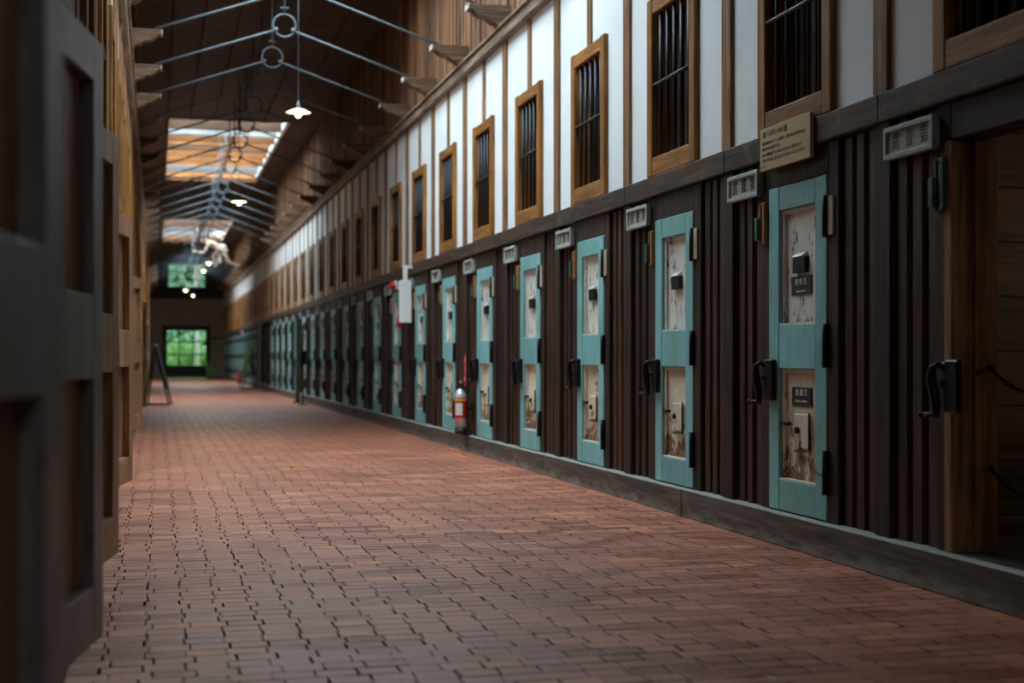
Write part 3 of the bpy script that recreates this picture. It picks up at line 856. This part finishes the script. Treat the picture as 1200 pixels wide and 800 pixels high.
for k in range(1, 36):
    y = bayY(k)-.925
    o = spawn(P_truss, (XC, y, 0)); i = k-5
    if i in (1, 2, 3, 4): lab = 'grey blue roof tie rods with a central ring, %s from the picture top' % ORD[i-1].replace('nearest', 'first')
    elif i <= 0: lab = 'grey blue roof tie rods crossing the top edge of the picture'
    elif k < 13: lab = 'dark looking roof tie rods with ring in front of the first skylight'
    else: lab = 'small distant grey roof tie rods with ring, in the far row'
    tag(o, lab, 'roof truss', 'iron rod trusses under the roof')

# ------------------------------------------------------------------ pendant lamps
def make_lamp():
    root = empty('pendant_lamp')       # origin at the lamp rim
    m = MB().lathe([(.018, .075), (.022, .05), (.07, .035), (.14, 0), (.142, .0), (.072, .028), (.02, .04)], (0, 0, 0), 28, cap=False)
    m.build('shade', M['shade_in'], root)
    MB().lathe([(.001, .14), (.012, .13), (.016, .10), (.022, .095), (.024, .06), (.02, .045)], (0, 0, 0), 14, cap=False).build('socket', M['rod_paint'], root)
    MB().lathe([(.001, -.062), (.022, -.054), (.036, -.032), (.038, -.012), (.026, .015), (.014, .035)], (0, 0, 0), 16).build('bulb', M['bulb'], root)
    MB().tube([(0, 0, .13), (0, 0, ZC-3.8)], .005, 6).build('cord', M['rod_paint'], root)
    return root
P_lamp = make_lamp()
lamps = [(1.57, 16.3, 3.80), (1.44, 25.9, 3.80), (1.37, 32.6, 3.80), (1.50, 42.8, 3.80), (1.47, 46.6, 3.80), (1.18, 60.4, 3.80), (1.61, 65.3, 3.80)]
dist = ['large lit enamel pendant lamp hanging closest, right of the rings', 'lit enamel pendant lamp, second closest, right of the grey rods',
        'lit pendant lamp just above the crawling mannequin', 'lit pendant lamp just below the crawling mannequin',
        'lit pendant lamp at the right corner of the green gable window', 'lit pendant lamp below the left part of the green gable window', 'farthest lit pendant lamp in front of the beige end wall']
for (x, y, z), lab in zip(lamps, dist):
    o = spawn(P_lamp, (x, y, z)); tag(o, lab, 'lamp', 'pendant lamps down the corridor')
    l = bpy.data.lights.new('lamp_light', 'POINT'); l.energy = 5; l.color = (1, .78, .5); l.shadow_soft_size = .04
    lo = bpy.data.objects.new('lamp_light', l); COL.objects.link(lo); lo.location = (0, 0, -.11); lo.parent = o

# ------------------------------------------------------------------ extinguisher and alarm things
e = empty('fire_extinguisher', (3.17, 14.95, .195))
tag(e, 'red and silver fire extinguisher hung low in front of the sixth teal door', 'fire extinguisher')
MB().lathe([(.001, .0), (.060, .0), (.064, .01), (.064, .07)], n=28).build('base_ring', M['rubber'], e)
MB().lathe([(.062, .065), (.063, .40), (.056, .435), (.035, .465), (.018, .475), (.016, .49)], n=28).build('cylinder', M['silver'], e)
MB().lathe([(.0640, .17), (.0645, .175), (.0645, .385), (.0640, .39)], n=28, cap=False).build('label_band', M['red'], e)
m = MB()
for a0 in (0,):
    pts = []
    for q in range(7):
        a = R(205+q*12); pts.append((math.cos(a)*.0655, math.sin(a)*.0655))
    for (p, q) in zip(pts, pts[1:]):
        vs = [m.bm.verts.new((*p, .20)), m.bm.verts.new((*q, .20)), m.bm.verts.new((*q, .33)), m.bm.verts.new((*p, .33))]
        m.bm.faces.new(vs)
m.build('instruction_label', M['white_plastic'], e)
m = MB().lathe([(.0655, .352), (.0660, .355), (.0660, .372), (.0655, .375)], n=28, cap=False); m.build('yellow_band', M['yellow'], e)
v = MB().lathe([(.016, .485), (.022, .495), (.022, .52), (.012, .53)], n=16).build('valve', M['iron'], e)
MB().box(-.012, .012, -.10, .03, .528, .537, .002).build('lever', M['iron'], v)
MB().box(-.010, .010, -.09, .02, .505, .512, .002).build('carrying_handle', M['iron'], v)
MB().tube([(0, .015, .54), (0, .0, .56), (0, -.02, .555), (0, -.015, .54)], .007, 6).build('safety_pin', M['yellow'], v)
MB().tube([(.0, .02, .51), (.04, .05, .49), (.07, .055, .42), (.078, .05, .28), (.078, .04, .16), (.076, .03, .12)], .008, 8).build('hose', M['rubber'], e)
m = MB().box(.06, .13, -.03, .03, .26, .28); m.box(.115, .13, -.02, .02, .15, .34); m.build('wall_bracket', M['iron'], e)
MB().box(.0, .10, -.055, .055, -.020, .0).build('shelf_bracket', M['iron'], e)

s = empty('extinguisher_sign', wpt('right', 4, .0), RZ['right'])
tag(s, 'narrow red upright sign with white characters left of the fifth teal door, above the extinguisher', 'sign')
MB().box(-.905, -.845, -.022, -.012, .70, 1.05, .002).build('board', M['red'], s)
for j_, ch in enumerate('消火器'): text(ch, .055, s, -.875, -.0228, .98-.10*j_, M['white_ink'], 'character')

a = empty('projecting_sign', (XR, 18.45, 0), 0)
tag(a, 'white upright box sign projecting from the right wall beside the red lamp', 'sign')
MB().box(-.21, -.05, -.03, .03, 1.47, 2.02, .006).build('sign_box', M['white_plastic'], a)
MB().box(-.16, -.10, -.02, .02, 2.02, 2.22, .004).build('hanger_post', M['white_plastic'], a)
MB().box(-.16, .0, -.015, .015, 2.18, 2.22, .003).build('arm', M['white_plastic'], a)
def alarm_lamp(y, z, lab, far=False):
    o = empty('alarm_lamp', (XR-.035, y, z)); tag(o, lab, 'alarm lamp')
    MB().lathe([(.001, 0), (.075, 0), (.075, -.02), (.001, -.02)], n=20, axis='x').build('base', M['white_plastic'], o)
    MB().lathe([(.06, -.02), (.058, -.06), (.04, -.09), (.001, -.10)], n=20, axis='x').build('red_dome', M['red'], o)
    MB().box(.0, .034, -.05, .05, -.05, .05).build('mount', M['white_plastic'], o)
alarm_lamp(19.75, 2.02, 'red dome alarm lamp high beside the white projecting sign')
o = empty('alarm_bell', (XR, 19.445, 1.52)); tag(o, 'red round alarm bell below the red dome lamp, beside the white sign', 'bell')
MB().lathe([(.001, -.08), (.05, -.075), (.085, -.055), (.095, -.02), (.095, -.01)], n=24, axis='x').build('gong', M['red'], o)
MB().box(-.02, .0, -.06, .06, -.06, .06, .004).build('back_box', M['red'], o)
# far pair
alarm_lamp(bayY(27)-.5, 2.0, 'tiny red alarm lamp far down the right wall')
m = MB(); 
o = empty('fire_extinguisher', (XR-.16, bayY(27)-.4, 0.0)); tag(o, 'tiny distant red fire extinguisher standing at the far right wall', 'fire extinguisher')
MB().lathe([(.001, 0), (.065, 0), (.068, .02), (.068, .38), (.05, .43), (.02, .45), (.02, .48), (.001, .48)], n=20).build('cylinder', M['red'], o)
MB().box(-.012, .012, -.08, .03, .48, .50).build('lever', M['iron'], o)

# easels
def easel(loc, rz, lab, board_mat, bl, h=1.3):
    o = empty('easel', loc, rz); tag(o, lab, 'easel')
    for s_ in (-1, 1): MB().tube([(s_*.30, -.22, 0), (s_*.22, .10, h)], .018, 8).build('leg', M['iron'], o)
    for s_ in (-1, 1): MB().tube([(s_*.26, .28, 0), (s_*.22, .12, h-.08)], .018, 8).build('leg', M['iron'], o)
    MB().tube([(-.30, -.215, .02), (-.26, .27, .02)], .012, 6).build('foot_brace', M['iron'], o)
    MB().tube([(.30, -.215, .02), (.26, .27, .02)], .012, 6).build('foot_brace', M['iron'], o)
    MB().tube([(-.22, .11, h-.02), (.22, .11, h-.02)], .014, 6).build('top_bar', M['iron'], o)
    MB().prism([(-.17, .36), (-.15, .35), (.075, h-.05), (.055, h-.04)], 'x', -.30, .30).build('board', board_mat, o, label=bl)
    return o
easel((.08, 31.3, 0), R(90-6), 'black A-frame easel seen edge-on, standing by the left wall', M['iron'], None)
easel((2.84, 46.4, 0), R(-84), 'easel with a lime green board standing before the right side passage', M['lime_board'], 'lime green board')

# tall green board and black post down the right
o = MB(); o.box(-.045, .045, -.02, .02, .02, 1.95, .004); o = o.build('board', M['green_paint'])
root = empty('folding_screen', (3.08, 32.1, 0), R(-12)); o.parent = root; tag(root, 'tall narrow dark green upright screen against the right wall', 'screen')
MB().box(-.10, .10, -.12, .12, 0, .03, .004).build('foot', M['iron'], root)
root = empty('stanchion', (3.05, 30.6, 0)); tag(root, 'thin black post standing right of the green screen', 'post')
MB().lathe([(.001, 0), (.11, 0), (.12, .01), (.11, .025), (.02, .035), (.001, .035)]).build('base', M['iron'], root)
MB().tube([(0, 0, .03), (0, 0, 1.72)], .02, 10).build('pole', M['iron'], root)
MB().box(-.05, .05, -.04, .04, .86, 1.15, .006).build('clip_box', M['iron'], root)
# bright green folded barrier beside the end door
root = empty('folded_barrier', (2.47, 70.6, 0)); tag(root, 'bright green folded barrier beside the end door', 'barrier')
for q in range(3): MB().box(-.10+.09*q, -.045+.09*q, -.03+.02*q, .02+.02*q, .04, .86-.1*(q % 2), .005).build('slat', M['bright_green'], root)
MB().box(-.13, .17, -.06, .09, 0, .05, .005).build('foot', M['rubber'], root)

# ------------------------------------------------------------------ mannequin
YM = 50.45 + .02
def skinfig(name, verts, edges, radii, root_i, mat, parent, sub=2):
    me = bpy.data.meshes.new(name); me.from_pydata(verts, edges, []); me.update()
    o = bpy.data.objects.new(name, me); COL.objects.link(o); o.parent = parent; me.materials.append(mat)
    sk = o.modifiers.new('skin', 'SKIN'); sk.use_smooth_shade = True
    lay = me.skin_vertices[0].data if me.skin_vertices else None
    if lay is None:
        bpy.context.view_layer.objects.active = o; bpy.ops.mesh.customdata_skin_add(); lay = me.skin_vertices[0].data
    for i, r in enumerate(radii):
        lay[i].radius = (r, r) if not isinstance(r, tuple) else r; lay[i].use_root = (i == root_i)
    sb = o.modifiers.new('sub', 'SUBSURF'); sb.levels = sub; sb.render_levels = sub
    return o
man = empty('mannequin', (0, .652, -.0606)); man.scale = (1.06,)*3
tag(man, 'pale mannequin of an escaping prisoner in a white loincloth, crawling among the roof rods', 'mannequin')
# X across corridor, Z up, y = depth
c = 50.30
V = [(2.24, c, 4.80),      #0 pelvis
     (2.08, c, 4.88),      #1 waist
     (1.92, c, 4.97),      #2 chest
     (1.79, c, 5.01),      #3 upper chest
     (1.70, c, 5.05),      #4 neck
     (1.64, c, 5.09),      #5 skull base
     (1.57, c-.01, 5.14),  #6 head
     (1.50, c-.02, 5.16),  #7 head top/front
     (1.80, c-.17, 4.98),  #8 shoulder near
     (1.60, c-.14, 4.66),  #9 elbow near
     (1.36, c+.05, 4.74),  #10 wrist near
     (1.80, c+.17, 5.00),  #11 shoulder far
     (1.58, c+.24, 5.24),  #12 elbow far
     (1.42, c+.17, 5.42),  #13 wrist far
     (2.26, c-.10, 4.77),  #14 hip near
     (2.453, c-.10, 4.36),  #15 knee near
     (2.76, c+.12, 4.275),  #16 ankle near
     (2.88, c+.15, 4.262), #17 foot near
     (2.26, c+.10, 4.77),  #18 hip far
     (1.92, c+.14, 4.60),  #19 knee far
     (2.06, c+.14, 4.27),  #20 ankle far
     (1.96, c+.14, 4.22),  #21 foot far
     ]
E = [(0, 1), (1, 2), (2, 3), (3, 4), (4, 5), (5, 6), (6, 7), (3, 8), (8, 9), (9, 10), (3, 11), (11, 12), (12, 13), (0, 14), (14, 15), (15, 16), (16, 17), (0, 18), (18, 19), (19, 20), (20, 21)]
Rr = [.13, .125, .145, .12, .06, .07, .105, .085, .065, .045, .030, .065, .045, .030, .095, .062, .038, .035, .095, .062, .038, .035]
# hands: palm + five fingers as chains
def add_hand(wi, palm, fdir, sp, up):
    palm = Vector(palm); fdir = Vector(fdir).normalized(); sp = Vector(sp).normalized(); up = Vector(up).normalized()
    V.append(tuple(palm)); E.append((wi, len(V)-1)); Rr.append(.030); pi = len(V)-1
    for j_, ln in enumerate((.07, .08, .085, .075)):
        s_ = (j_-1.5)*.022
        a = palm+sp*s_+fdir*.045; b_ = a+fdir*ln*.5+up*.02; d_ = b_+up*ln*.45-fdir*.01
        i0 = len(V); V.extend([tuple(a), tuple(b_), tuple(d_)]); E.extend([(pi, i0), (i0, i0+1), (i0+1, i0+2)]); Rr.extend([.012, .011, .009])
    a = palm+sp*.045; b_ = a+fdir*.03+up*.03
    i0 = len(V); V.extend([tuple(a), tuple(b_)]); E.extend([(pi, i0), (i0, i0+1)]); Rr.extend([.013, .010])
add_hand(10, (1.30, c+.11, 4.73), (-.6, .4, .2), (0, .2, 1), (.3, .5, -.3))
add_hand(13, (1.405, c+.15, 5.49), (-.1, -.2, 1), (-.6, .8, 0), (0, -.3, .3))
skinfig('body', V, E, Rr, 0, M['skin'], man)
# face, ears, hair: head faces down-left (towards -x, slightly down and towards the camera)
hc = Vector((1.535, c-.01, 5.155))
m = MB()
def blob(m, cen, rad, n=12):
    r_ = bmesh.ops.create_uvsphere(m.bm, u_segments=n, v_segments=n//2+2, radius=1)
    for v_ in r_['verts']: v_.co = Vector((v_.co.x*rad[0], v_.co.y*rad[1], v_.co.z*rad[2]))+cen
    for f_ in {f for v_ in r_['verts'] for f in v_.link_faces}: f_.smooth = True
blob(m, hc+Vector((.045, .0, .045)), (.105, .098, .085), 18)
hair = m.build('hair', M['hair'], man)
m = MB(); blob(m, hc+Vector((-.085, 0, -.035)), (.022, .014, .026)); blob(m, hc+Vector((.02, -.10, -.02)), (.028, .014, .034)); blob(m, hc+Vector((.02, .10, -.02)), (.028, .014, .034))
m.build('nose_and_ears', M['skin'], man)
for s_ in (-1, 1):
    m = MB(); blob(m, hc+Vector((-.078, s_*.036, .0)), (.012, .014, .008)); m.build('eye', M['hair'], man)
m = MB(); blob(m, hc+Vector((-.068, 0, -.075)), (.012, .028, .007)); m.build('mouth', M['red'], man)
# loincloth: band, pouch and hanging tail
m = MB()
ring = []
for q in range(20):
    a = 2*math.pi*q/20; ax = Vector((.86, 0, -.50)).normalized(); up = Vector((.50, 0, .86)).normalized()
    ring.append(Vector((2.19, c, 4.825))+Vector((0, 1, 0))*math.cos(a)*.150+up*math.sin(a)*.145)
m.tube(ring, .028, 8, True)
band = m.build('loincloth_band', M['cloth'], man)
m = MB(); m.tube([(2.14, c, 4.95), (2.30, c, 4.93), (2.385, c, 4.80), (2.33, c, 4.66), (2.20, c, 4.67)], .05, 10, radii=[.03, .07, .075, .07, .05])
m.build('loincloth_wrap', M['cloth'], man)
m = MB(); m.prism([(2.10, 4.72), (2.22, 4.70), (2.235, 4.50), (2.21, 4.33), (2.10, 4.34), (2.09, 4.52)], 'y', c-.03, c-.005, .006)
m.build('loincloth_tail', M['cloth'], man)

# ------------------------------------------------------------------ outside the end wall
struct(MB().box(-14, 18, YE+.2, YE+34, -.3, -.05).build('ground', M['lawn']))
def leaves(name, cen, rad, n, size, mat, lab, seed, cat='bush', grp=None):
    rnd = random.Random(seed); m = MB(); cen = Vector(cen)
    lob = [(Vector((rnd.uniform(-.55, .55)*rad[0], rnd.uniform(-.5, .5)*rad[1], rnd.uniform(-.5, .5)*rad[2])), rnd.uniform(.4, .65)) for _ in range(9)]
    for i in range(n):
        lc, lr = rnd.choice(lob); v_ = Vector((rnd.gauss(0, 1), rnd.gauss(0, 1), rnd.gauss(0, 1))).normalized()
        p = lc+Vector((v_.x*rad[0], v_.y*rad[1], v_.z*rad[2]))*lr*rnd.uniform(.75, 1)
        if p.z+cen.z < 0: p.z = -cen.z+.02
        a = Vector((rnd.gauss(0, 1), rnd.gauss(0, 1), rnd.gauss(0, .6))).normalized(); b_ = a.orthogonal().normalized()
        vs = [m.bm.verts.new(p+a*size), m.bm.verts.new(p+b_*size*.5), m.bm.verts.new(p-a*size), m.bm.verts.new(p-b_*size*.5)]
        m.bm.faces.new(vs)
    root = empty(name, (cen.x, cen.y, -.05)); tag(root, lab, cat, grp)
    o = MB(); o.bm = m.bm; o.build('foliage', mat, root, (0, 0, cen.z+.05))
    tr = MB()
    for q in range(4): tr.tube([(0, 0, 0), (rnd.uniform(-.15, .15)*rad[0], rnd.uniform(-.2, .2), cen.z*.6), (rnd.uniform(-.4, .4)*rad[0], rnd.uniform(-.3, .3), cen.z+rad[2]*.3)], .03, 6, radii=[.05, .035, .015])
    tr.build('stem', M['bark'], root)
bs = [(-2.4, 79, .8, 1.3), (.2, 77.5, .75, 1.0), (1.4, 82.2, 1.1, 1.5), (2.9, 78.6, .8, 1.15), (5.6, 81, 1.2, 1.5)]
nm = ['left', 'left centre', 'centre', 'right', 'far right']
for i, (x, y, z, r_) in enumerate(bs):
    leaves('garden_bush', (x, y, z), (r_, r_, z), 2600, .09, M['leaf'], 'leafy green bush outside the end door, at the %s' % nm[i], i, grp='bushes outside the end door')
for i, x in enumerate((-4.4, 1.2, 7.4)):
    leaves('garden_tree', (x, 87+1.2*i, 5.6), (2.5, 2.2, 5.2), 9000, .22, M['leaf_blue'], 'tall leafy tree outside the end gable window, at the %s' % ('left', 'centre', 'right')[i], 40+i, 'tree', 'trees behind the end gable window')
leaves('hedge', (1.2, 96.5, 3.2), (8, 1.5, 4.4), 14000, .26, M['leaf'], 'tall green hedge closing the garden outside the end door', 77, 'hedge')
m = MB().tube([(2.05, 76.2, -.05), (2.08, 76.2, 2.2), (2.02, 76.2, 5.0), (2.1, 76.3, 8)], .10, 12, radii=[.13, .11, .09, .05])
for q in range(5): m.tube([(2.05, 76.2, 3.5+q*.8), (2.05+(-1)**q*.9, 76.2+.3*q, 4.6+q*.8)], .02, 6, radii=[.04, .015])
tag(m.build('birch_trunk', M['bark']), 'pale slim tree trunk outside the right panes of the end door', 'tree')

# ------------------------------------------------------------------ light, world, camera
w = bpy.data.worlds.new('World'); S.world = w; w.use_nodes = True
bg = w.node_tree.nodes['Background']; bg.inputs[0].default_value = (.78, .88, 1, 1); bg.inputs[1].default_value = 3.2
cam = bpy.data.cameras.new('camera'); co = bpy.data.objects.new('camera', cam); COL.objects.link(co)
co.location = (0, 0, 1.01); co.rotation_euler = (R(90), 0, -math.atan(417/1667))
cam.sensor_width = 36; cam.lens = 36*1667/1200; cam.shift_y = 19/1200
cam.clip_start = .05; cam.clip_end = 300
cam.dof.use_dof = True; cam.dof.focus_distance = 8.3; cam.dof.aperture_fstop = 1.9
S.camera = co
S.view_settings.view_transform = 'Standard'; S.view_settings.look = 'None'; S.view_settings.gamma = 1
S.view_settings.use_curve_mapping = False; S.view_settings.exposure = 0
